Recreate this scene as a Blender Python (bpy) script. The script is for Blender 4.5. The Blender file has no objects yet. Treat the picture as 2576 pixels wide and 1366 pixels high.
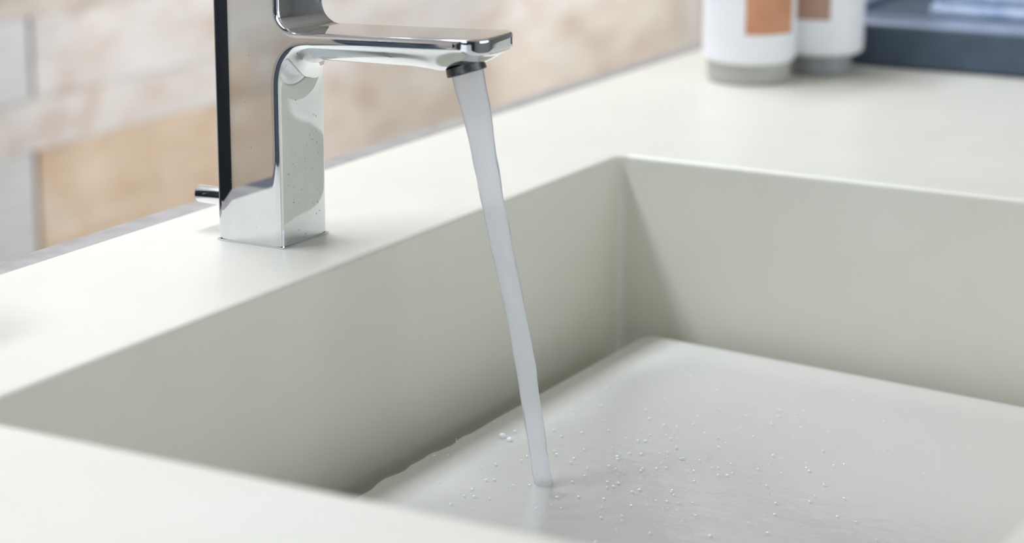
import bpy, bmesh, math, random
from mathutils import Vector, Matrix, noise
random.seed(7)
S = bpy.context.scene
COL = S.collection

# ------------------------------------------------------------------ camera
YAW, PITCH, ROLL = math.radians(28.985), math.radians(14.572), math.radians(0.284)
CAM = Vector((-1.01774, -0.719364, 0.302))
F_PX = 5625.0
d = Vector((math.cos(YAW) * math.cos(PITCH), math.sin(YAW) * math.cos(PITCH), -math.sin(PITCH)))
r = d.cross(Vector((0, 0, 1))).normalized(); u = r.cross(d)
r2 = r * math.cos(ROLL) + u * math.sin(ROLL); u2 = -r * math.sin(ROLL) + u * math.cos(ROLL)
cam = bpy.data.cameras.new('camera'); camo = bpy.data.objects.new('camera', cam); COL.objects.link(camo)
M = Matrix((r2, u2, -d)).transposed().to_4x4(); M.translation = CAM; camo.matrix_world = M
cam.sensor_width = 36.0; cam.lens = F_PX / 2576 * 36.0; cam.clip_start = 0.02
cam.dof.use_dof = True; cam.dof.focus_distance = 1.235; cam.dof.aperture_fstop = 4.8
S.camera = camo

# ------------------------------------------------------------------ world, lights, exposure
w = bpy.data.worlds.new('world'); S.world = w; w.use_nodes = True
w.node_tree.nodes['Background'].inputs[0].default_value = (0.72, 0.82, 1.0, 1)
w.node_tree.nodes['Background'].inputs[1].default_value = 1.0
S.view_settings.view_transform = 'Standard'; S.view_settings.look = 'None'
S.view_settings.gamma = 1.0; S.view_settings.use_curve_mapping = False
S.view_settings.exposure = 0.40
S.cycles.use_denoising = True
S.cycles.max_bounces = 10; S.cycles.diffuse_bounces = 6; S.cycles.glossy_bounces = 6; S.cycles.transparent_max_bounces = 10

def area_light(name, loc, target, sx, sy, power, col):
    l = bpy.data.lights.new(name, 'AREA'); l.shape = 'RECTANGLE'; l.size = sx; l.size_y = sy
    l.energy = power; l.color = col
    o = bpy.data.objects.new(name, l); COL.objects.link(o); o.location = loc
    o.rotation_euler = (Vector(target) - Vector(loc)).to_track_quat('-Z', 'Y').to_euler()
    return o
LAMP_POWER, FRONT_FILL_POWER, SIDE_FILL_POWER = 31.0, 12.0, 4.6
area_light('ceiling_panel_light', (0.1, 0.66, 1.538), (0.1, 0.66, 0), 2.2, 0.26, LAMP_POWER, (0.89, 0.955, 1.11))
area_light('added_front_fill', (0.4, -2.97, 0.65), (0.4, 0, 0.65), 2.6, 1.5, FRONT_FILL_POWER, (0.86, 0.94, 1.0))  # added fill light from behind the camera, no window known there

area_light('added_side_fill', (-2.58, 0.05, 0.70), (0, 0.05, 0.70), 1.2, 1.2, SIDE_FILL_POWER, (0.80, 0.93, 1.08))  # added cool fill from the left to brighten the bottles

# ------------------------------------------------------------------ material helpers
def mat(name, col, rough=0.5, metal=0.0, spec=0.5, **kw):
    m = bpy.data.materials.new(name); m.use_nodes = True
    b = m.node_tree.nodes['Principled BSDF']
    b.inputs['Base Color'].default_value = (*col, 1); b.inputs['Roughness'].default_value = rough
    b.inputs['Metallic'].default_value = metal; b.inputs['Specular IOR Level'].default_value = spec
    for k, v in kw.items(): b.inputs[k].default_value = v
    return m
def N(m, t, **inp):
    n = m.node_tree.nodes.new(t)
    for k, v in inp.items():
        if k in n.inputs: n.inputs[k].default_value = v
        else: setattr(n, k, v)
    return n
def L(m, a, b): m.node_tree.links.new(a, b)
def P(m): return m.node_tree.nodes['Principled BSDF']
def noisy(m, c1, c2, scale=(1, 1, 1), nscale=8.0, detail=6.0, lo=0.35, hi=0.65, bump=0.0, bscale=None, dist=0.0):
    tc = N(m, 'ShaderNodeTexCoord'); mp = N(m, 'ShaderNodeMapping', Scale=scale)
    L(m, tc.outputs['Object'], mp.inputs[0])
    n = N(m, 'ShaderNodeTexNoise', Scale=nscale, Detail=detail, Distortion=dist); L(m, mp.outputs[0], n.inputs['Vector'])
    cr = N(m, 'ShaderNodeValToRGB'); e = cr.color_ramp.elements
    e[0].position = lo; e[0].color = (*c1, 1); e[1].position = hi; e[1].color = (*c2, 1)
    L(m, n.outputs['Fac'], cr.inputs[0]); L(m, cr.outputs[0], P(m).inputs['Base Color'])
    if bump:
        n2 = N(m, 'ShaderNodeTexNoise', Scale=bscale or nscale, Detail=4.0); L(m, mp.outputs[0], n2.inputs['Vector'])
        bp = N(m, 'ShaderNodeBump', Strength=bump, Distance=0.002); L(m, n2.outputs['Fac'], bp.inputs['Height'])
        L(m, bp.outputs[0], P(m).inputs['Normal'])
    return m

M_SOLID = noisy(mat('solid_surface_white', (.86, .86, .83), 0.38), (.735, .715, .605), (.765, .745, .635), nscale=14, lo=.3, hi=.7)
M_PLATE = noisy(mat('plate_white', (.86, .86, .83), 0.3), (.735, .72, .645), (.77, .755, .68), nscale=9, lo=.3, hi=.7)
M_CHROME = noisy(mat('chrome', (.86, .88, .90), 0.025, 1.0), (.74, .765, .79), (.79, .81, .83), nscale=30)
M_DARKMETAL = noisy(mat('dark_aerator_metal', (.10, .10, .10), 0.35, 0.7), (.07, .07, .07), (.16, .16, .16), nscale=300)
M_TRIM = noisy(mat('grey_back_trim', (.42, .40, .39), 0.5), (.31, .285, .255), (.39, .36, .325), nscale=60)
M_WALL = noisy(mat('plaster_wall', (.55, .57, .56), 0.8), (.50, .52, .51), (.58, .60, .59), nscale=5)
M_DARKWALL = noisy(mat('dark_slate_wall', (.07, .085, .095), 0.7), (.05, .065, .075), (.09, .10, .11), nscale=5)
M_GAP = noisy(mat('wall_backing', (.10, .09, .07), 0.9), (.08, .07, .055), (.13, .11, .09), nscale=20)
M_CEIL = noisy(mat('ceiling_paint', (.78, .78, .76), 0.9), (.76, .76, .74), (.80, .80, .78), nscale=4)
M_FLOOR = noisy(mat('floor_boards', (.30, .24, .18), 0.5), (.24, .19, .14), (.36, .29, .22), (1, 8, 1), 4)
M_CAB = noisy(mat('cabinet_paint', (.60, .61, .60), 0.5), (.58, .59, .58), (.63, .64, .63), nscale=6)
M_ANTH = noisy(mat('anthracite_laminate', (.012, .016, .022), 0.6), (.010, .013, .018), (.016, .02, .028), nscale=10)
M_FRAME = noisy(mat('window_frame_white', (.75, .76, .76), 0.5), (.73, .74, .74), (.78, .79, .79), nscale=10)

def wood(name, c1, c2, c3):
    m = mat(name, c2, 0.65)
    tc = N(m, 'ShaderNodeTexCoord'); oi = N(m, 'ShaderNodeObjectInfo')
    ad = N(m, 'ShaderNodeVectorMath', operation='ADD'); sc = N(m, 'ShaderNodeVectorMath', operation='SCALE'); sc.inputs['Scale'].default_value = 17.0
    cx = N(m, 'ShaderNodeCombineXYZ'); L(m, oi.outputs['Random'], cx.inputs[0]); L(m, oi.outputs['Random'], cx.inputs[2])
    L(m, cx.outputs[0], sc.inputs[0]); L(m, tc.outputs['Object'], ad.inputs[0]); L(m, sc.outputs[0], ad.inputs[1])
    mp = N(m, 'ShaderNodeMapping', Scale=(1.0, 1.0, 2.6)); L(m, ad.outputs[0], mp.inputs[0])
    n = N(m, 'ShaderNodeTexNoise', Scale=7.0, Detail=3.0, Distortion=0.6); L(m, mp.outputs[0], n.inputs['Vector'])
    cr = N(m, 'ShaderNodeValToRGB'); e = cr.color_ramp.elements
    e[0].position = .30; e[0].color = (*c1, 1); e[1].position = .70; e[1].color = (*c3, 1)
    mid = e.new(.48); mid.color = (*c2, 1)
    L(m, n.outputs['Fac'], cr.inputs[0])
    kn = N(m, 'ShaderNodeTexNoise', Scale=13.0, Detail=1.0); L(m, ad.outputs[0], kn.inputs['Vector'])      # knots and stains in the boards
    km_ = N(m, 'ShaderNodeMapRange'); km_.inputs[1].default_value = .58; km_.inputs[2].default_value = .74; km_.inputs[3].default_value = 0; km_.inputs[4].default_value = .55
    L(m, kn.outputs['Fac'], km_.inputs[0])
    kx = N(m, 'ShaderNodeMix', data_type='RGBA'); L(m, km_.outputs[0], kx.inputs[0]); L(m, cr.outputs[0], kx.inputs[6]); kx.inputs[7].default_value = (c1[0] * .86, c1[1] * .74, c1[2] * .66, 1)
    mp2 = N(m, 'ShaderNodeMapping', Scale=(2.0, 1.0, 40.0)); L(m, ad.outputs[0], mp2.inputs[0])
    g = N(m, 'ShaderNodeTexNoise', Scale=6.0, Detail=5.0); L(m, mp2.outputs[0], g.inputs['Vector'])
    mr = N(m, 'ShaderNodeMapRange'); mr.inputs[1].default_value = .3; mr.inputs[2].default_value = .7; mr.inputs[3].default_value = .86; mr.inputs[4].default_value = 1.06
    L(m, g.outputs['Fac'], mr.inputs[0])
    mx = N(m, 'ShaderNodeVectorMath', operation='SCALE'); L(m, kx.outputs[2], mx.inputs[0]); L(m, mr.outputs[0], mx.inputs['Scale'])
    L(m, mx.outputs[0], P(m).inputs['Base Color'])
    bp = N(m, 'ShaderNodeBump', Strength=0.3, Distance=0.001); L(m, g.outputs['Fac'], bp.inputs['Height']); L(m, bp.outputs[0], P(m).inputs['Normal'])
    return m
W_PALE = wood('whitewashed_plank', (.58, .50, .44), (.68, .645, .61), (.71, .71, .70))
W_TAN = wood('tan_plank', (.56, .42, .30), (.66, .53, .40), (.69, .60, .49))
W_MIX = wood('greige_plank', (.50, .43, .36), (.62, .56, .49), (.68, .65, .60))
W_GREY = wood('pale_grey_plank', (.58, .58, .57), (.62, .63, .63), (.66, .67, .68))

# ------------------------------------------------------------------ object helpers
def link(name, me, m=None, parent=None, smooth=None):
    o = bpy.data.objects.new(name, me); COL.objects.link(o)
    if m is not None: me.materials.append(m)
    if parent is not None: o.parent = parent
    if smooth is not None:
        me.shade_smooth(); me.set_sharp_from_angle(angle=math.radians(smooth))
    return o
def from_bm(name, bm, m=None, parent=None, smooth=None):
    me = bpy.data.meshes.new(name); bmesh.ops.recalc_face_normals(bm, faces=bm.faces); bm.to_mesh(me); bm.free()
    return link(name, me, m, parent, smooth)
def empty(name, loc=(0, 0, 0), rz=0.0):
    o = bpy.data.objects.new(name, None); COL.objects.link(o); o.location = loc; o.rotation_euler = (0, 0, rz); o.empty_display_size = .05
    return o
def tag(o, label=None, cat=None, group=None, kind=None):
    if label: o['label'] = label
    if cat: o['category'] = cat
    if group: o['group'] = group
    if kind: o['kind'] = kind
    return o
def add_box(bm, lo, hi, bevel=0.0, seg=2):
    g = bmesh.ops.create_cube(bm, size=1.0)
    vs = g['verts']
    for v in vs:
        v.co = Vector(((lo[i] + hi[i]) / 2 + v.co[i] * (hi[i] - lo[i]) for i in range(3)))
    if bevel:
        es = {e for v in vs for e in v.link_edges}
        bmesh.ops.bevel(bm, geom=list(es), offset=bevel, segments=seg, profile=.5, affect='EDGES')
def box(name, lo, hi, m, parent=None, bevel=0.0, seg=2, smooth=None):
    bm = bmesh.new(); add_box(bm, lo, hi, bevel, seg)
    return from_bm(name, bm, m, parent, smooth if smooth is not None else (40 if bevel else None))
def lathe(name, prof, m, parent=None, seg=64, smooth=40, mat4=None):
    bm = bmesh.new(); rings = []
    for (rr, z) in prof:
        if rr < 1e-6: rings.append([bm.verts.new((0, 0, z))])
        else: rings.append([bm.verts.new((rr * math.cos(2 * math.pi * i / seg), rr * math.sin(2 * math.pi * i / seg), z)) for i in range(seg)])
    for a, b in zip(rings, rings[1:]):
        for i in range(seg):
            j = (i + 1) % seg
            if len(a) == 1 and len(b) == 1: continue
            if len(a) == 1: bm.faces.new((a[0], b[i], b[j]))
            elif len(b) == 1: bm.faces.new((a[i], a[j], b[0]))
            else: bm.faces.new((a[i], a[j], b[j], b[i]))
    if mat4 is not None: bm.transform(mat4)
    return from_bm(name, bm, m, parent, smooth)
def rrect(x0, x1, y0, y1, rad, n=8):
    pts = []
    for cx, cy, a0 in ((x1 - rad, y1 - rad, 0), (x0 + rad, y1 - rad, 90), (x0 + rad, y0 + rad, 180), (x1 - rad, y0 + rad, 270)):
        for i in range(n + 1):
            a = math.radians(a0 + 90 * i / n); pts.append((cx + rad * math.cos(a), cy + rad * math.sin(a)))
    return pts
def bridge(bm, A, B):
    n = len(A)
    for i in range(n): bm.faces.new((A[i], A[(i + 1) % n], B[(i + 1) % n], B[i]))

# ------------------------------------------------------------------ the room
RX0, RX1, RY0, RY1, RZ0, RZ1 = -2.6, 3.8, -3.0, 1.00, -0.90, 1.60
def struct(o, label, cat=None): return tag(o, label, cat, kind='structure')
struct(box('floor', (RX0, RY0, RZ0 - .05), (RX1, RY1 + .1, RZ0), M_FLOOR), 'brown board floor of the room', 'floor')
struct(box('ceiling', (RX0, RY0, RZ1), (RX1, RY1 + .1, RZ1 + .05), M_CEIL), 'plain white ceiling above the sink', 'ceiling')
bm = bmesh.new(); VY0, VY1, VZ0, VZ1 = -.6, .7, .05, 1.35
add_box(bm, (RX0 - .08, RY0, RZ0), (RX0, VY0, RZ1)); add_box(bm, (RX0 - .08, VY1, RZ0), (RX0, RY1 + .1, RZ1))
add_box(bm, (RX0 - .08, VY0, RZ0), (RX0, VY1, VZ0)); add_box(bm, (RX0 - .08, VY0, VZ1), (RX0, VY1, RZ1))
struct(from_bm('wall_left', bm, M_DARKWALL), 'dark slate side wall with an added window on the left', 'wall')
bm = bmesh.new(); t = .05
add_box(bm, (RX0 - .07, VY0, VZ0), (RX0 - .02, VY1, VZ0 + t)); add_box(bm, (RX0 - .07, VY0, VZ1 - t), (RX0 - .02, VY1, VZ1))
add_box(bm, (RX0 - .07, VY0, VZ0 + t), (RX0 - .02, VY0 + t, VZ1 - t)); add_box(bm, (RX0 - .07, VY1 - t, VZ0 + t), (RX0 - .02, VY1, VZ1 - t))
struct(from_bm('added_window_2', bm, M_FRAME), 'added white framed window in the dark side wall for fill light', 'window')
struct(box('wall_right', (RX1, RY0, RZ0), (RX1 + .08, RY1 + .1, RZ1), M_WALL), 'pale plastered side wall beyond the counter', 'wall')
# front wall (behind the camera) with one wide window added for fill light
bm = bmesh.new()
WX0, WX1, WZ0, WZ1 = -.95, 1.75, -.15, 1.45
add_box(bm, (RX0, RY0 - .1, RZ0), (WX0, RY0, RZ1)); add_box(bm, (WX1, RY0 - .1, RZ0), (RX1, RY0, RZ1))
add_box(bm, (WX0, RY0 - .1, RZ0), (WX1, RY0, WZ0)); add_box(bm, (WX0, RY0 - .1, WZ1), (WX1, RY0, RZ1))
struct(from_bm('wall_front', bm, M_WALL), 'plastered wall with an added wide window behind the viewer', 'wall')
bm = bmesh.new(); t = .05
add_box(bm, (WX0, RY0 - .08, WZ0), (WX1, RY0 - .03, WZ0 + t)); add_box(bm, (WX0, RY0 - .08, WZ1 - t), (WX1, RY0 - .03, WZ1))
for x in (WX0, (WX0 + WX1 - t) / 2, WX1 - t): add_box(bm, (x, RY0 - .08, WZ0 + t), (x + t, RY0 - .03, WZ1 - t))
struct(from_bm('added_window_1', bm, M_FRAME), 'added white framed window behind the viewer for fill light', 'window')
# back wall: backing plus single planks
wb = struct(box('wall_back', (RX0, RY1, RZ0), (RX1, RY1 + .1, RZ1), M_GAP), 'wall of horizontal whitewashed and tan wooden planks behind the sink', 'wall')
PY = RY1; rowz = [-.214, -.1546]            # seams measured in the photograph
z = -.214; low = []
while z > RZ0 + .02:
    h = random.choice((.098, .11, .125)) if low else .138; low.append((max(z - h, RZ0), z)); z -= h
rows = low[::-1] + [(-.214, -.1546)]
z = -.1546
while z < RZ1 - .02:
    h = random.choice((.095, .105, .12)); rows.append((z, min(z + h, RZ1))); z += h
JX = .925
for (z0, z1) in rows:
    if abs(z0 + .214) < 1e-6: cuts = [RX0, -1.4, -.2, 2.9, RX1]; ms = [W_MIX, W_TAN, W_PALE, W_MIX]
    elif abs(z1 + .214) < 1e-6: cuts = [RX0, -1.2, JX, 1.50, 2.7, RX1]; ms = [W_TAN, W_GREY, W_TAN, W_MIX, W_PALE]
    elif abs(z0 + .1546) < 1e-6: cuts = [RX0, -.9, JX, 2.3, RX1]; ms = [W_MIX, W_GREY, W_PALE, W_MIX]
    else:
        cuts = [RX0]; x = RX0 + random.uniform(.3, 1.1)
        while x < RX1 - .3: cuts.append(x); x += random.uniform(.8, 1.5)
        cuts.append(RX1); ms = [random.choice((W_MIX, W_TAN, W_MIX, W_PALE)) for _ in cuts]
    for (a, b), m in zip(zip(cuts, cuts[1:]), ms):
        ga = .004 if a in (JX,) else .0012
        gb = .004 if b in (JX,) else .0012
        dep = random.uniform(.015, .0165)
        p = box('plank', (-(b - a) / 2 + ga, -dep, -(z1 - z0) / 2 + .0005), ((b - a) / 2 - gb, 0, (z1 - z0) / 2 - .0005), m, wb)
        p.location = ((a + b) / 2, PY, (z0 + z1) / 2)
# ceiling panel lamp (its light is the area light at the top of the script)
lampo = empty('ceiling_lamp', (0.1, .66, RZ1))
bm = bmesh.new(); hx, hy = 1.13, .16
add_box(bm, (-hx, -hy, -.07), (hx, -hy + .025, 0)); add_box(bm, (-hx, hy - .025, -.07), (hx, hy, 0))
add_box(bm, (-hx, -hy, -.07), (-hx + .025, hy, 0)); add_box(bm, (hx - .025, -hy, -.07), (hx, hy, 0))
from_bm('housing', bm, M_FRAME, lampo)
tag(lampo, 'long white panel lamp on the ceiling above the counter', 'lamp')

# added unseen track of spot heads to brighten the plank wall
trk = empty('added_wall_wash', (.6, -.02, RZ1))
box('track', (-2.3, -.015, -.03), (2.4, .015, 0), M_FRAME, trk, .002)
for hx_, pw in ((-2.1, 74), (-1.5, 55), (.35, 80), (.9, 58), (1.45, 76), (2.0, 150)):
    hd = lathe('added_spot_head', [(0, .05), (.022, .048), (.03, .03), (.032, -.05), (.028, -.05), (.026, -.02), (0, -.02)], M_FRAME, trk, 28, 40)
    hd.location = (hx_, .03, -.085); dv = Vector((0, .95, -2.0)); hd.rotation_euler = (-dv).to_track_quat('Z', 'Y').to_euler()
    box('bracket', (-.004, -.004, .045), (.004, .004, .075), M_FRAME, hd)
    l = bpy.data.lights.new('added_wash_spot', 'SPOT'); l.energy = pw; l.color = (1, .975, .94); l.spot_size = math.radians(42); l.spot_blend = .6; l.shadow_soft_size = .025
    lo = bpy.data.objects.new('added_wash_spot', l); COL.objects.link(lo); lo.location = (.6 + hx_, .03 - .02 + .03, RZ1 - .085 - .052)
    lo.rotation_euler = dv.to_track_quat('-Z', 'Y').to_euler()
tag(trk, 'added unseen track of spot heads that brightens the plank wall', 'lamp')

# unseen dark cabinet added to give the chrome a dark left band
tc_ = empty('added_dark_cabinet', (-.60, .83, RZ0))
box('carcass', (-.33, -.13, 0), (.33, .148, 2.0), M_ANTH, tc_, .003)
dr = box('door', (-.328, -.15, .06), (.328, -.131, 1.98), M_ANTH, tc_, .002)
box('handle', (.24, -.175, .9), (.252, -.1495, 1.2), M_CHROME, dr, .003)
tag(tc_, 'added unseen tall dark cabinet that darkens the chrome reflection', 'cabinet')

# ------------------------------------------------------------------ countertop with moulded basin
CX0, CX1, CY0, CY1 = -.85, 2.1, -.575, .0765
BX0, BX1, BY0, BY1 = -.3334, .3100, -.504, -.0668
ct = empty('countertop', (0, 0, 0))
tag(ct, 'white solid surface countertop with a moulded rectangular sink basin', 'countertop')
RF = .0035; RB = .007
rim = rrect(BX0 - RF, BX1 + RF, BY0 - RF, BY1 + RF, RB + RF)
bm = bmesh.new()
def loop(bm, pts, z): return [bm.verts.new((x, y, z)) for x, y in pts]
for z, flip in ((0, False), (-.03, True)):
    o = loop(bm, [(CX1 - .002, CY1 - .001), (CX0 + .002, CY1 - .001), (CX0 + .002, CY0 + .002), (CX1 - .002, CY0 + .002)] if z == 0 else [(CX1, CY1), (CX0, CY1), (CX0, CY0), (CX1, CY0)], z)
    i = loop(bm, rim, z)
    n = len(i); q = n // 4
    eo = [bm.edges.new((o[k], o[(k + 1) % 4])) for k in range(4)]
    ei = [bm.edges.new((i[k], i[(k + 1) % n])) for k in range(n)]
    bmesh.ops.triangle_fill(bm, edges=eo + ei, use_beauty=True)
    if z == 0: top_o = o
    else: bot_o = o
mid_o = loop(bm, [(CX1, CY1), (CX0, CY1), (CX0, CY0), (CX1, CY0)], -.002)
bridge(bm, top_o, mid_o); bridge(bm, mid_o, bot_o)
from_bm('worktop', bm, M_SOLID, ct)
# basin: rim round, walls, bottom round, floor
BD = .168
bm = bmesh.new(); rings = []
for k in range(7):
    a = math.radians(90 * k / 6); off = RF * (1 - math.sin(a)); zz = -RF * (1 - math.cos(a))
    rings.append(loop(bm, rrect(BX0 - off, BX1 + off, BY0 - off, BY1 + off, RB + off), zz))
rings.append(loop(bm, rrect(BX0 + .001, BX1 - .001, BY0 + .001, BY1 - .001, RB), -BD + .022))
for k in range(1, 9):
    a = math.radians(90 * k / 8); off = .001 + .020 * (1 - math.cos(a)); zz = -BD + .002 + .020 * (1 - math.sin(a))
    rings.append(loop(bm, rrect(BX0 + off, BX1 - off, BY0 + off, BY1 - off, RB + .004), zz))
for a, b in zip(rings, rings[1:]): bridge(bm, a, b)
bm.faces.new(rings[-1])
bmesh.ops.recalc_face_normals(bm, faces=bm.faces)
bs = from_bm('basin', bm, M_SOLID, ct, 35)
# rear lip
box('added_dark_ledge', (CX0, CY1 + .0002, -.03), (-.1502, CY1 + .0200, -.0008), M_DARKWALL, ct, .0006)  # dark end piece added out of view to darken the chrome reflection
box('rear_ledge', (-.150, CY1 + .0002, -.03), (CX1, CY1 + .0200, -.0008), M_TRIM, ct, .0006)
# drain in the basin floor
lathe('drain', [(0, .0035), (.030, .0035), (.034, .002), (.043, .0012), (.045, 0)], M_CHROME, ct, 48, 40, Matrix.Translation((-.012, -.285, -BD + .0022)))

# base cabinet under the counter
cab = empty('base_cabinet', (0, 0, RZ0))
tag(cab, 'pale painted base cabinet carrying the white countertop', 'cabinet')
hz = -.03 - RZ0
box('side_panel', (CX0 + .02, CY0 + .04, 0), (CX0 + .038, CY1 - .01, hz), M_CAB, cab)
box('side_panel', (CX1 - .038, CY0 + .04, 0), (CX1 - .02, CY1 - .01, hz), M_CAB, cab)
box('back_panel', (CX0 + .038, CY1 - .02, 0), (CX1 - .038, CY1 - .008, hz), M_CAB, cab)
nd = 5; dw = (CX1 - CX0 - .04) / nd
for k in range(nd):
    x0 = CX0 + .02 + k * dw
    dd = box('door', (x0 + .002, CY0 + .02, .1), (x0 + dw - .002, CY0 + .039, hz - .004), M_CAB, cab, .001)
    box('handle', (x0 + dw * .3, CY0 + .002, hz - .06), (x0 + dw * .7, CY0 + .0202, hz - .05), M_CHROME, dd, .002)

# ------------------------------------------------------------------ plate lying in the basin
PX0, PX1, PY0, PY1 = BX0 + .024, .286, BY0 + .030, -.0995
PT = -.035                                  # slope: falls towards the front
def plate_z(y): return -.1150 + (y - PY1) * .035
plate = empty('basin_plate', (0, 0, 0))
tag(plate, 'white sloping plate inside the sink basin under the running water', 'sink plate')
bm = bmesh.new(); rings = []
TH = .012; R = .0035
def wavy(x):
    f = max(0, min(1, (.075 - x) / .03))
    return f * (.0026 * noise.noise(Vector((x * 42, 1.7, 0))) + .0014 * noise.noise(Vector((x * 105, 4.7, 0))))
def ploop(off, dz):
    q = rrect(PX0 + off, PX1 - off, PY0 + off, PY1 - off, max(.012 - off, .002))
    xa, xb = PX1 - .013, PX0 + .013
    back = [(xa + (xb - xa) * i / 160, PY1 - off + wavy(xa + (xb - xa) * i / 160)) for i in range(161)]
    q = q[:9] + back + q[9:]
    return [bm.verts.new((x, y, plate_z(y) + dz)) for x, y in q]
rings.append(ploop(.012, 0))
for k in range(7):
    a = math.radians(90 * k / 6); rings.append(ploop(R * (1 - math.sin(a)), -R * (1 - math.cos(a))))
for k in range(7):
    a = math.radians(90 * k / 6); rings.append(ploop(.002 * (1 - math.cos(a)), -TH + .002 - .002 * math.sin(a)))
for a, b in zip(rings, rings[1:]): bridge(bm, a, b)
bm.faces.new(rings[0]); bm.faces.new(rings[-1])
from_bm('plate_body', bm, M_PLATE, plate, 50)
for x in (PX0 + .05, PX1 - .05):
    for y in (PY0 + .05, PY1 - .05):
        zt = plate_z(y) - TH
        lathe('foot', [(0, zt + .0005), (.010, zt + .0005), (.012, -BD + .004), (.011, -BD + .002), (0, -BD + .002)], M_PLATE, plate, 20, 40, Matrix.Translation((x, y, 0)))

# ------------------------------------------------------------------ faucet
fa = empty('faucet', (0, 0, 0))
tag(fa, 'chrome square-bodied faucet with a flat spout running water into the sink', 'faucet')
HW = .0225
def lerp_tab(tab, x):
    for (x0, v0), (x1, v1) in zip(tab, tab[1:]):
        if x <= x1:
            t = (x - x0) / (x1 - x0); t = max(0, t); t = t * t * (3 - 2 * t) if False else t
            return v0 + (v1 - v0) * t
    return tab[-1][1]
TIPY = .1475
ZTOP = .158
def top_z(s): return .1218 + (s - .03) * .040          # s = -Y
BELLY = [(.02, .1040), (.04, .1050), (.07, .1058), (.098, .1064), (.108, .1059), (.1145, .1053), (.119, .1061), (.137, .1108), (.141, .1128), (.1475, .1178)]
def under_z(s, x):
    edge = top_z(s) - .0066
    b = lerp_tab(BELLY, s)
    k = 1 - min(1, abs(x) / HW) ** 2.3
    return edge + (min(b, edge) - edge) * k
def tip_s(x):
    rr = .0125; ax = abs(x) - (HW - rr)
    return TIPY + .001 * (1 - (x / HW) ** 2) - (0 if ax <= 0 else rr - math.sqrt(max(0, rr * rr - ax * ax)))
def profile(x):
    """closed outline (s, z, inset factor) of the body at slice x, s = -Y"""
    p = []; HF = HW - .0011 * (abs(x) / HW) ** 3
    nb = 10
    for i in range(nb + 1): p.append((-HW, ZTOP * i / nb, 1.0))
    for i in range(1, 7): p.append((-HW + (HW + HF) * i / 6, ZTOP, 1.0 - .4 * i / 6))
    zt0 = top_z(HW + .011); s0 = HW + .011
    for i in range(1, 5): p.append((HF, ZTOP + (zt0 + .011 - ZTOP) * i / 4, .6 - .25 * i / 4))
    for i in range(1, 13):
        a = math.radians(90 * i / 12); p.append((HF + (s0 - HF) * (1 - math.cos(a)), zt0 + .011 * (1 - math.sin(a)), .35))
    ts = tip_s(x)
    re = .0016
    for i in range(1, 25): s = s0 + (ts - re - s0) * i / 24; p.append((s, top_z(s), .34))
    tz = top_z(ts); uz = under_z(ts - re, x)
    for i in range(1, 7):
        a = math.radians(90 * i / 6); p.append((ts - re + re * math.sin(a), tz - re + re * math.cos(a), .34))
    for i in range(1, 4): p.append((ts, tz - re + (uz + re - tz + re) * i / 4, .34))
    for i in range(0, 7):
        a = math.radians(90 * i / 6); p.append((ts - re + re * math.cos(a), uz + re - re * math.sin(a), .34))
    s1 = HW + .021
    for i in range(1, 41): s = ts - re + (s1 - ts + re) * i / 40; p.append((s, under_z(s, x), .34))
    zu = under_z(s1, x); hv = .025
    for i in range(1, 17):
        a = math.radians(90 * i / 16)
        ce, se = math.cos(a), math.sin(a)
        ex = 2 / 2.3
        p.append((s1 - (s1 - HF) * (se ** ex), zu - hv * (1 - ce ** ex), .34 + .26 * i / 16))
    zb = zu - hv
    for i in range(1, 13): p.append((HF, zb * (1 - i / 12), .6))
    return p
def inset(p, e):
    if e <= 0: return [(s, z) for s, z, f in p]
    n = len(p); out = []
    for i in range(n):
        s, z, f = p[i]
        def nr(a, b):
            dx, dz = b[0] - a[0], b[1] - a[1]; l = math.hypot(dx, dz) or 1
            return (dz / l, -dx / l)
        k = i - 1
        while math.hypot(p[k][0] - s, p[k][1] - z) < 1e-6: k -= 1
        j = (i + 1) % n
        while math.hypot(p[j][0] - s, p[j][1] - z) < 1e-6: j = (j + 1) % n
        n1, n2 = nr(p[k], p[i]), nr(p[i], p[j])
        b = (n1[0] + n2[0], n1[1] + n2[1]); q = 1 + n1[0] * n2[0] + n1[1] * n2[1]
        q = max(q, .35)
        ef = e * f + (math.copysign(1.5 * min(abs(e), .00135), e) if s < -HW + 1e-6 else 0)
        ns, nz = s + b[0] / q * ef, z + b[1] / q * ef
        if z <= 1e-6:      # the foot stays on the counter
            nz = 0.0
            ns = s + math.copysign(min(abs(ef), .02), -s)
        out.append((ns, nz))
    return out
# slices across the width: flat middle, then rounded and softly pillowed flanks
slices = []
EP, DP = .0088, .00062       # pillow width and depth
def pill(e): return DP * (1 - min(1, e / EP)) ** 2.2
rs = .0017
for k in range(7):           # small round from spout/column skin to flank
    a = math.radians(78 * k / 6)
    slices.append((HW - DP - rs + rs * math.sin(a), rs * (1 - math.cos(a))))
for e in (.0012, .0018, .0024, .0031, .0039, .0048, .0058, .0068, .0078, .0088): slices.append((HW - pill(e), e))
slices.append((HW, .0092))
xs = [i / 20 * (HW - DP - rs) for i in range(-19, 20)]
seq = [(-x, e) for x, e in slices[::-1]] + [(x, 0) for x in xs] + slices
bm = bmesh.new(); rings = []
# orientation test for the inset direction
pp = profile(0.0); ar = sum(a[0] * b[1] - b[0] * a[1] for a, b in zip(pp, pp[1:] + pp[:1]))
for x, e in seq:
    p = profile(x)
    q = inset(p, e if ar < 0 else -e) if e else inset(p, 0)
    rings.append([bm.verts.new((x, -s, z)) for s, z in q])
for a, b in zip(rings, rings[1:]): bridge(bm, a, b)
bm.faces.new(rings[0]); bm.faces.new(rings[-1])
body = from_bm('body', bm, M_CHROME, fa, 45)
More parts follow.
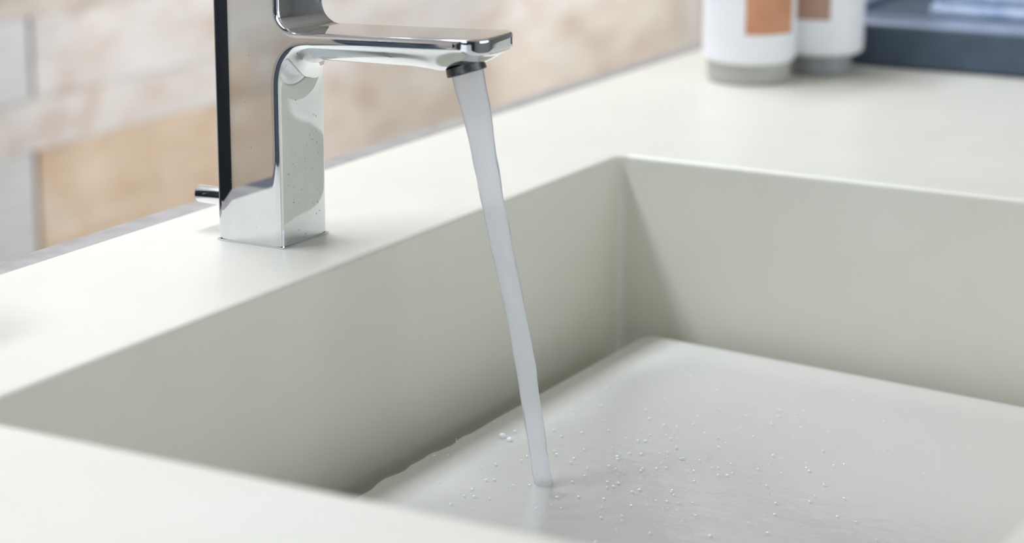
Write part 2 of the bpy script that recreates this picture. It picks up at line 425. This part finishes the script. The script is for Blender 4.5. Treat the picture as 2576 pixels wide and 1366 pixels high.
# handle on top (above the frame)
box('cap', (-HW + .0005, -HW + .0005, ZTOP + .0008), (HW - .0005, HW - .0005, ZTOP + .014), M_CHROME, fa, .0015)
bm = bmesh.new(); add_box(bm, (-.021, -.075, ZTOP + .0138), (.021, .022, ZTOP + .021), .003, 3)
from_bm('lever', bm, M_CHROME, fa, 40)
# rear pull knob
km = Matrix.Translation((0, .0215, .0195)) @ Matrix.Rotation(math.radians(-90), 4, 'X')
lathe('pull_knob', [(0, 0), (.0030, 0), (.0030, .004), (.0052, .0045), (.0052, .0292), (.0046, .0302), (0, .0304)], M_CHROME, fa, 40, 40, km)
# base gasket line
box('base_ring', (-HW - .0002, -HW - .0002, .0001), (HW + .0002, HW + .0002, .0009), M_CHROME, fa)
# aerator
AX = Vector((0, -.31, -.951)).normalized()
AC = Vector((0, -.1276, .1054))
am = Matrix.Translation(AC) @ AX.to_track_quat('Z', 'Y').to_matrix().to_4x4()
lathe('aerator', [(0, -.004), (.0106, -.004), (.0109, -.0010), (.0109, .0001), (.0105, .0006), (.0094, .0006), (.0092, -.0004), (0, -.0002)], M_DARKMETAL, fa, 56, 35, am)
# drops left on the chrome
bm = bmesh.new()
def drop(c, n, rad):
    q = n.to_track_quat('Z', 'Y').to_matrix().to_4x4()
    g = bmesh.ops.create_icosphere(bm, subdivisions=1, radius=1.0)
    mm = Matrix.Translation(c) @ q @ Matrix.Diagonal((rad, rad * random.uniform(.9, 1.5), rad * .35, 1))
    for v in g['verts']: v.co = mm @ v.co
for _ in range(46): drop(Vector((random.uniform(-.016, .016), -HW, random.uniform(.004, .085) ** 1.0)), Vector((0, -1, 0)), random.uniform(.00018, .0005))
for _ in range(26): drop(Vector((-HW, random.uniform(-.012, .013), random.uniform(.008, .115))), Vector((-1, 0, 0)), random.uniform(.00015, .00035))
for _ in range(10): s = random.uniform(.05, .13); drop(Vector((random.uniform(-.018, .018), -s, top_z(s))), Vector((0, 0, 1)), random.uniform(.0002, .0004))
dro = from_bm('water_spots', bm, None, fa, 80); tag(dro, kind='stuff')

# ------------------------------------------------------------------ water
def water_mat(name, bump=0.0, bs=200.0, tint=(1, 1, 1), white=0.0, wet=False, rough=.03):
    m = bpy.data.materials.new(name); m.use_nodes = True; nt = m.node_tree; nt.nodes.clear()
    out = N(m, 'ShaderNodeOutputMaterial'); tr = N(m, 'ShaderNodeBsdfTransparent'); tr.inputs[0].default_value = (*tint, 1)
    gl = N(m, 'ShaderNodeBsdfGlossy', Roughness=rough); fr = N(m, 'ShaderNodeFresnel', IOR=1.33)
    mx = N(m, 'ShaderNodeMixShader'); L(m, fr.outputs[0], mx.inputs[0]); L(m, tr.outputs[0], mx.inputs[1]); L(m, gl.outputs[0], mx.inputs[2])
    last = mx
    if wet:     # the sheet thins out to nothing towards its rim
        at = N(m, 'ShaderNodeAttribute', attribute_name='wet'); ml = N(m, 'ShaderNodeMath', operation='MULTIPLY')
        ml0 = N(m, 'ShaderNodeMath', operation='MULTIPLY'); ml0.inputs[1].default_value = .52; L(m, fr.outputs[0], ml0.inputs[0]); L(m, ml0.outputs[0], ml.inputs[0]); L(m, at.outputs['Fac'], ml.inputs[1]); L(m, ml.outputs[0], mx.inputs[0])
    if white:
        df = N(m, 'ShaderNodeBsdfDiffuse'); df.inputs[0].default_value = (.88, .88, .88, 1)
        m2 = N(m, 'ShaderNodeMixShader'); m2.inputs[0].default_value = white
        L(m, mx.outputs[0], m2.inputs[1]); L(m, df.outputs[0], m2.inputs[2]); last = m2
    if bump:
        tcn = N(m, 'ShaderNodeTexCoord'); nn = N(m, 'ShaderNodeTexNoise', Scale=bs, Detail=3.0); L(m, tcn.outputs['Object'], nn.inputs['Vector'])
        bp = N(m, 'ShaderNodeBump', Strength=bump, Distance=.0006); L(m, nn.outputs['Fac'], bp.inputs['Height'])
        L(m, bp.outputs[0], gl.inputs['Normal']); L(m, bp.outputs[0], fr.inputs['Normal'])
    L(m, last.outputs[0], out.inputs[0])
    return m
M_WATER = water_mat('water_film', .25, 160.0, (.975, .975, .97), .10, True, .22)
M_DROP = water_mat('water_drop', 0, 0, (.93, .94, .94))
dro.data.materials.append(M_DROP)
# stream: aerated water, milky
ms = bpy.data.materials.new('aerated_water'); ms.use_nodes = True; ms.node_tree.nodes.clear()
out = N(ms, 'ShaderNodeOutputMaterial')
df = N(ms, 'ShaderNodeBsdfDiffuse'); df.inputs[0].default_value = (.97, .98, 1, 1)
tl = N(ms, 'ShaderNodeBsdfTranslucent'); tl.inputs[0].default_value = (.98, .985, 1, 1)
tr = N(ms, 'ShaderNodeBsdfRefraction', Roughness=.5, IOR=1.06); tr.inputs[0].default_value = (.97, .98, 1, 1)
gl = N(ms, 'ShaderNodeBsdfGlossy', Roughness=.12); fr = N(ms, 'ShaderNodeFresnel', IOR=1.15)
a1 = N(ms, 'ShaderNodeMixShader'); a1.inputs[0].default_value = .62; L(ms, df.outputs[0], a1.inputs[1]); L(ms, tl.outputs[0], a1.inputs[2])
a2 = N(ms, 'ShaderNodeMixShader'); L(ms, a1.outputs[0], a2.inputs[1]); L(ms, tr.outputs[0], a2.inputs[2])
tcn = N(ms, 'ShaderNodeTexCoord'); mpn = N(ms, 'ShaderNodeMapping', Scale=(1, 1, .25)); L(ms, tcn.outputs['Object'], mpn.inputs[0])
nn = N(ms, 'ShaderNodeTexNoise', Scale=420.0, Detail=3.0); L(ms, mpn.outputs[0], nn.inputs['Vector'])
mr = N(ms, 'ShaderNodeMapRange'); mr.inputs[1].default_value = .3; mr.inputs[2].default_value = .7; mr.inputs[3].default_value = .28; mr.inputs[4].default_value = .45
L(ms, nn.outputs['Fac'], mr.inputs[0]); L(ms, mr.outputs[0], a2.inputs[0])
a3 = N(ms, 'ShaderNodeMixShader'); L(ms, fr.outputs[0], a3.inputs[0]); L(ms, a2.outputs[0], a3.inputs[1]); L(ms, gl.outputs[0], a3.inputs[2])
bp = N(ms, 'ShaderNodeBump', Strength=.25, Distance=.0008); L(ms, nn.outputs['Fac'], bp.inputs['Height']); L(ms, bp.outputs[0], gl.inputs['Normal'])
L(ms, a3.outputs[0], out.inputs[0])
PATH = [(-.1280, .1052, .0084), (-.1305, .0950, .0082), (-.1346, .0809, .0077), (-.1392, .0554, .0066), (-.1447, .0298, .0062), (-.1524, -.0002, .0059), (-.1587, -.0260, .0056), (-.1642, -.0520, .0056), (-.1702, -.0873, .0052), (-.1748, -.1110, .0050), (-.1762, -.1165, .0051), (-.1766, -.1184, .0054)]
def path_at(z):
    for (y0, z0, r0), (y1, z1, r1) in zip(PATH, PATH[1:]):
        if z >= z1:
            t = min(1, max(0, (z0 - z) / (z0 - z1))); return y0 + (y1 - y0) * t, r0 + (r1 - r0) * t
    return PATH[-1][0], PATH[-1][2]
bm = bmesh.new(); rings = []; NZ, NA = 260, 40
for i in range(NZ + 1):
    z = .1052 + (-.1184 - .1052) * i / NZ
    acc = [path_at(z + dz) for dz in (-.012, -.006, 0, .006, .012)] if .012 < i / NZ * .2236 and i / NZ < .93 else [path_at(z)]
    y = sum(a[0] for a in acc) / len(acc); rr = sum(a[1] for a in acc) / len(acc)
    am_ = min(1, i / NZ * 4)
    y += .0010 * am_ * noise.noise(Vector((0, 3.1, z * 38))); x = .0006 * am_ * noise.noise(Vector((5.2, 0, z * 38)))
    ring = []
    for k in range(NA):
        a = 2 * math.pi * k / NA
        q = rr * (1 + am_ * .10 * noise.noise(Vector((math.cos(a) * 1.1, math.sin(a) * 1.1, z * 55))) + am_ * .03 * noise.noise(Vector((math.cos(a) * 3, math.sin(a) * 3, z * 160))))
        ring.append(bm.verts.new((x + q * math.cos(a), y + q * math.sin(a), z - .326 * q * math.sin(a) * max(0, 1 - i / NZ * 7))))
    rings.append(ring)
for a, b in zip(rings, rings[1:]): bridge(bm, a, b)
bm.faces.new(rings[0]); bm.faces.new(rings[-1])
st = from_bm('water_stream', bm, ms, None, 80)
tag(st, 'milky stream of water falling from the chrome spout onto the plate', 'water stream')
# sheet of water on the plate
IX, IY = 0.0, -.177
bm = bmesh.new(); GX, GY = 250, 170
fx0, fx1, fy0, fy1 = PX0 + .002, PX1 - .004, PY0 + .002, PY1 + .0012
def film_h(x, y):
    # distance-based outline: water reaches over the rear edge on the left, stays clear of it on the right
    edge = PY1 - .001 + wavy(x)
    e1 = min(edge - y, PX1 - .003 - x, y - fy0, x - fx0)
    if e1 <= 0: return None
    h = .0011 * min(1, e1 / .003) ** .5
    rd = math.hypot(x - IX, y - IY)
    rip = .00012 * math.sin(rd * 420) * math.exp(-rd * 16) if rd > .004 else 0
    nz = .00010 * noise.noise(Vector((x * 70, y * 70, 0))) + .00006 * noise.noise(Vector((x * 180, y * 150, 4)))
    return h + (rip + nz) * min(1, e1 / .01)
gv = {}
for i in range(GX + 1):
    for j in range(GY + 1):
        x = fx0 + (fx1 - fx0) * i / GX; y = fy0 + (fy1 + .002 - fy0) * j / GY
        h = film_h(x, y)
        if h is not None: gv[i, j] = bm.verts.new((x, y, plate_z(y) + .0002 + h))
for i in range(GX):
    for j in range(GY):
        ks = [(i, j), (i + 1, j), (i + 1, j + 1), (i, j + 1)]
        vs = [gv[k] for k in ks if k in gv]
        if len(vs) == 4: bm.faces.new(vs)
        elif len(vs) == 3: bm.faces.new(vs)
film = from_bm('water_sheet', bm, M_WATER, None, 80)
at = film.data.attributes.new('wet', 'FLOAT', 'POINT')
def smooth(t): t = max(0, min(1, t)); return t * t * (3 - 2 * t)
for v in film.data.vertices:
    x, y = v.co.x, v.co.y
    wv = smooth((PX1 - x - .004) / .05) * smooth((PY1 - y - .010 + .02 * noise.noise(Vector((x * 14, y * 14, 2)))) / .045)
    at.data[v.index].value = wv
tag(film, 'thin rippling sheet of water spread over the white plate in the sink', 'water', kind='stuff')
# bubbles and droplets riding on the sheet
bm = bmesh.new()
def bub(x, y, rad, flat=.7, sub=1):
    g = bmesh.ops.create_icosphere(bm, subdivisions=sub, radius=1.0)
    h = film_h(x, y) or 0
    mm = Matrix.Translation((x, y, plate_z(y) + h)) @ Matrix.Diagonal((rad, rad, rad * flat, 1))
    for v in g['verts']: v.co = mm @ v.co
cnt = 0
while cnt < 260:
    x, y = random.gauss(.125, .055), random.gauss(-.205, .045)
    if film_h(x, y) is None: continue
    bub(x, y, random.choice((.0003, .0004, .0005, .0006, .0008, .0012)), random.uniform(.25, .5)); cnt += 1
cnt = 0
while cnt < 520:
    a = random.uniform(0, 2 * math.pi); rd = abs(random.gauss(0, .085)) + .012
    x, y = IX + .03 + rd * math.cos(a) * 1.25, IY - .05 + rd * math.sin(a) * 1.0
    if film_h(x, y) is None: continue
    bub(x, y, random.choice((.0004, .0005, .0006, .0008, .0011)), random.uniform(.25, .5)); cnt += 1
for x, y, q in ((.052, -.121, .0022), (.049, -.1275, .0019), (.063, -.123, .0010), (.07, -.135, .0012), (.058, -.140, .0011)): bub(x, y, q, .8, 2)
M_BUB = noisy(mat('bubble_foam', (.95, .95, .95), .12), (.94, .94, .94), (.98, .98, .98), nscale=50)
bo = from_bm('water_bubbles', bm, M_BUB, film, 80); tag(bo, kind='stuff')

# ------------------------------------------------------------------ bottles
M_BWHITE = noisy(mat('bottle_white', (.92, .92, .92), 0.35), (.91, .91, .91), (.94, .94, .94), nscale=6)
M_CAPG = noisy(mat('cap_grey', (.40, .40, .37), 0.4), (.45, .44, .39), (.50, .49, .44), nscale=10)
M_CAPD = noisy(mat('cap_dark_grey', (.16, .16, .16), 0.35), (.30, .30, .30), (.36, .36, .36), nscale=10)
def label_mat(name, c1, c2): return noisy(mat(name, c1, .5), c1, c2, (1, 1, 1), 40, lo=.35, hi=.65)
M_LAB = label_mat('orange_brown_label', (.58, .25, .115), (.68, .33, .18))
M_LAB2 = label_mat('brown_label', (.42, .25, .17), (.50, .31, .22))
def bottle(name, loc, R, RC, HC, labm, capm, ang0, ang1, zl, label):
    o = empty(name, loc)
    lathe('cap', [(0, 0), (RC - .002, 0), (RC, .002), (RC, HC + .001), (0, HC + .001)], capm, o, 64, 40)
    rb = .005
    prof = [(0, HC), (RC - .004, HC)]
    prof += [(R - rb + rb * math.sin(math.radians(a)), HC + rb - rb * math.cos(math.radians(a))) for a in (0, 20, 40, 60, 80, 90)]
    prof += [(R, .125), (R * .98, .14), (R * .8, .152), (R * .55, .156), (0, .157)]
    b = lathe('body', prof, M_BWHITE, o, 72, 40)
    bm = bmesh.new(); n = 24; cols = []
    for i in range(n + 1):
        a = math.radians(ang0 + (ang1 - ang0) * i / n)
        cols.append([bm.verts.new((q * math.cos(a), q * math.sin(a), zz)) for q, zz in ((R - .0002, zl), (R + .0004, zl), (R + .0004, .112), (R - .0002, .112))])
    for a, c in zip(cols, cols[1:]): bridge(bm, a, c)
    bm.faces.new(cols[0]); bm.faces.new(cols[-1])
    from_bm('label', bm, labm, b, 40)
    tag(o, label, 'bottle', 'toiletry bottles on the counter')
    return o
bottle('bottle', (.632, -.0216, 0), .0372, .0332, .0160, M_LAB, M_CAPG, 198, 265, .041, 'nearer white bottle with an orange-brown label standing on its grey cap')
bottle('bottle', (.697, -.0560, 0), .0362, .0270, .0168, M_LAB2, M_CAPD, 150, 214, .047, 'farther white bottle on a darker grey cap, half hidden next to the dark tray')

# ------------------------------------------------------------------ tray with folded cloth
M_TRAY = noisy(mat('slate_tray', (.060, .085, .115), 0.45), (.056, .082, .115), (.074, .105, .142), nscale=30)
M_RIM = noisy(mat('tray_rim_sky_tint', (.16, .18, .22), 0.3), (.22, .27, .36), (.28, .33, .43), nscale=30)  # paler blue base colour stands in for sky reflected on the rim
ty = empty('tray', (.742, -.112, 0), math.radians(2.0))
tag(ty, 'dark slate box tray standing on the counter beyond the bottles', 'tray')
TX0, TX1, TY0, TY1, TZ = 0, .30, -.30, .085, .0395
bm = bmesh.new(); rings = []
for off, zz in ((.003, .0005), (0, .003), (0, .0335), (.0015, .0350)): rings.append(loop(bm, rrect(TX0 + off, TX1 - off, TY0 + off, TY1 - off, .006, 5), zz))
for a, b in zip(rings, rings[1:]): bridge(bm, a, b)
bm.faces.new(rings[0]); bm.faces.new(rings[-1])
from_bm('tray_body', bm, M_TRAY, ty, 40)
bm = bmesh.new(); rings = []
for off, zz in ((.0005, .0345), (.0005, .0360), (.004, .0392), (.020, .0415), (.022, .0405), (.022, .0352)): rings.append(loop(bm, rrect(TX0 + off, TX1 - off, TY0 + off, TY1 - off, .006, 5), zz))
for a, b in zip(rings, rings[1:]): bridge(bm, a, b)
from_bm('rim', bm, M_RIM, ty, 40)
M_CLOTH = noisy(mat('pale_blue_cloth', (.45, .56, .70), .85), (.34, .46, .66), (.64, .75, .90), (1, 1, 1), 22, lo=.38, hi=.6, bump=.4, bscale=200)
cl = empty('folded_cloth', (.742 + .055, -.112, .0353), math.radians(2.0))
tag(cl, 'pale blue and white folded cloth lying in the dark tray', 'cloth')
for k in range(3):
    z0 = .0002 + k * .013
    bm = bmesh.new(); add_box(bm, (.0 + .002 * k, -.16, z0), (.17, -.002 - .004 * k, z0 + .0128), .0055, 4)
    bmesh.ops.subdivide_edges(bm, edges=bm.edges[:], cuts=2, use_grid_fill=True)
    for v in bm.verts: v.co += Vector((0, 0, .0008 * noise.noise(v.co * 40)))
    for v in bm.verts: v.co.z = max(v.co.z, .0001)
    from_bm('fold', bm, M_CLOTH, cl, 60)

# ------------------------------------------------------------------ canister added out of view to darken the chrome side face
cn = empty('reflection_canister', (-.264, .062, 0))
lathe('canister_body', [(0, .0005), (.032, .0005), (.034, .003), (.034, .085), (.032, .088), (0, .088)], M_TRAY, cn, 48, 40)
cnl = lathe('lid', [(0, .088), (.035, .088), (.035, .096), (.033, .099), (0, .100)], M_ANTH, cn, 48, 40)
lathe('knob', [(0, .0995), (.005, .0995), (.005, .102), (.008, .105), (.008, .109), (.006, .111), (0, .1115)], M_CHROME, cnl, 28, 40)
tag(cn, 'short dark canister on the counter left of the faucet', 'reflection_canister')
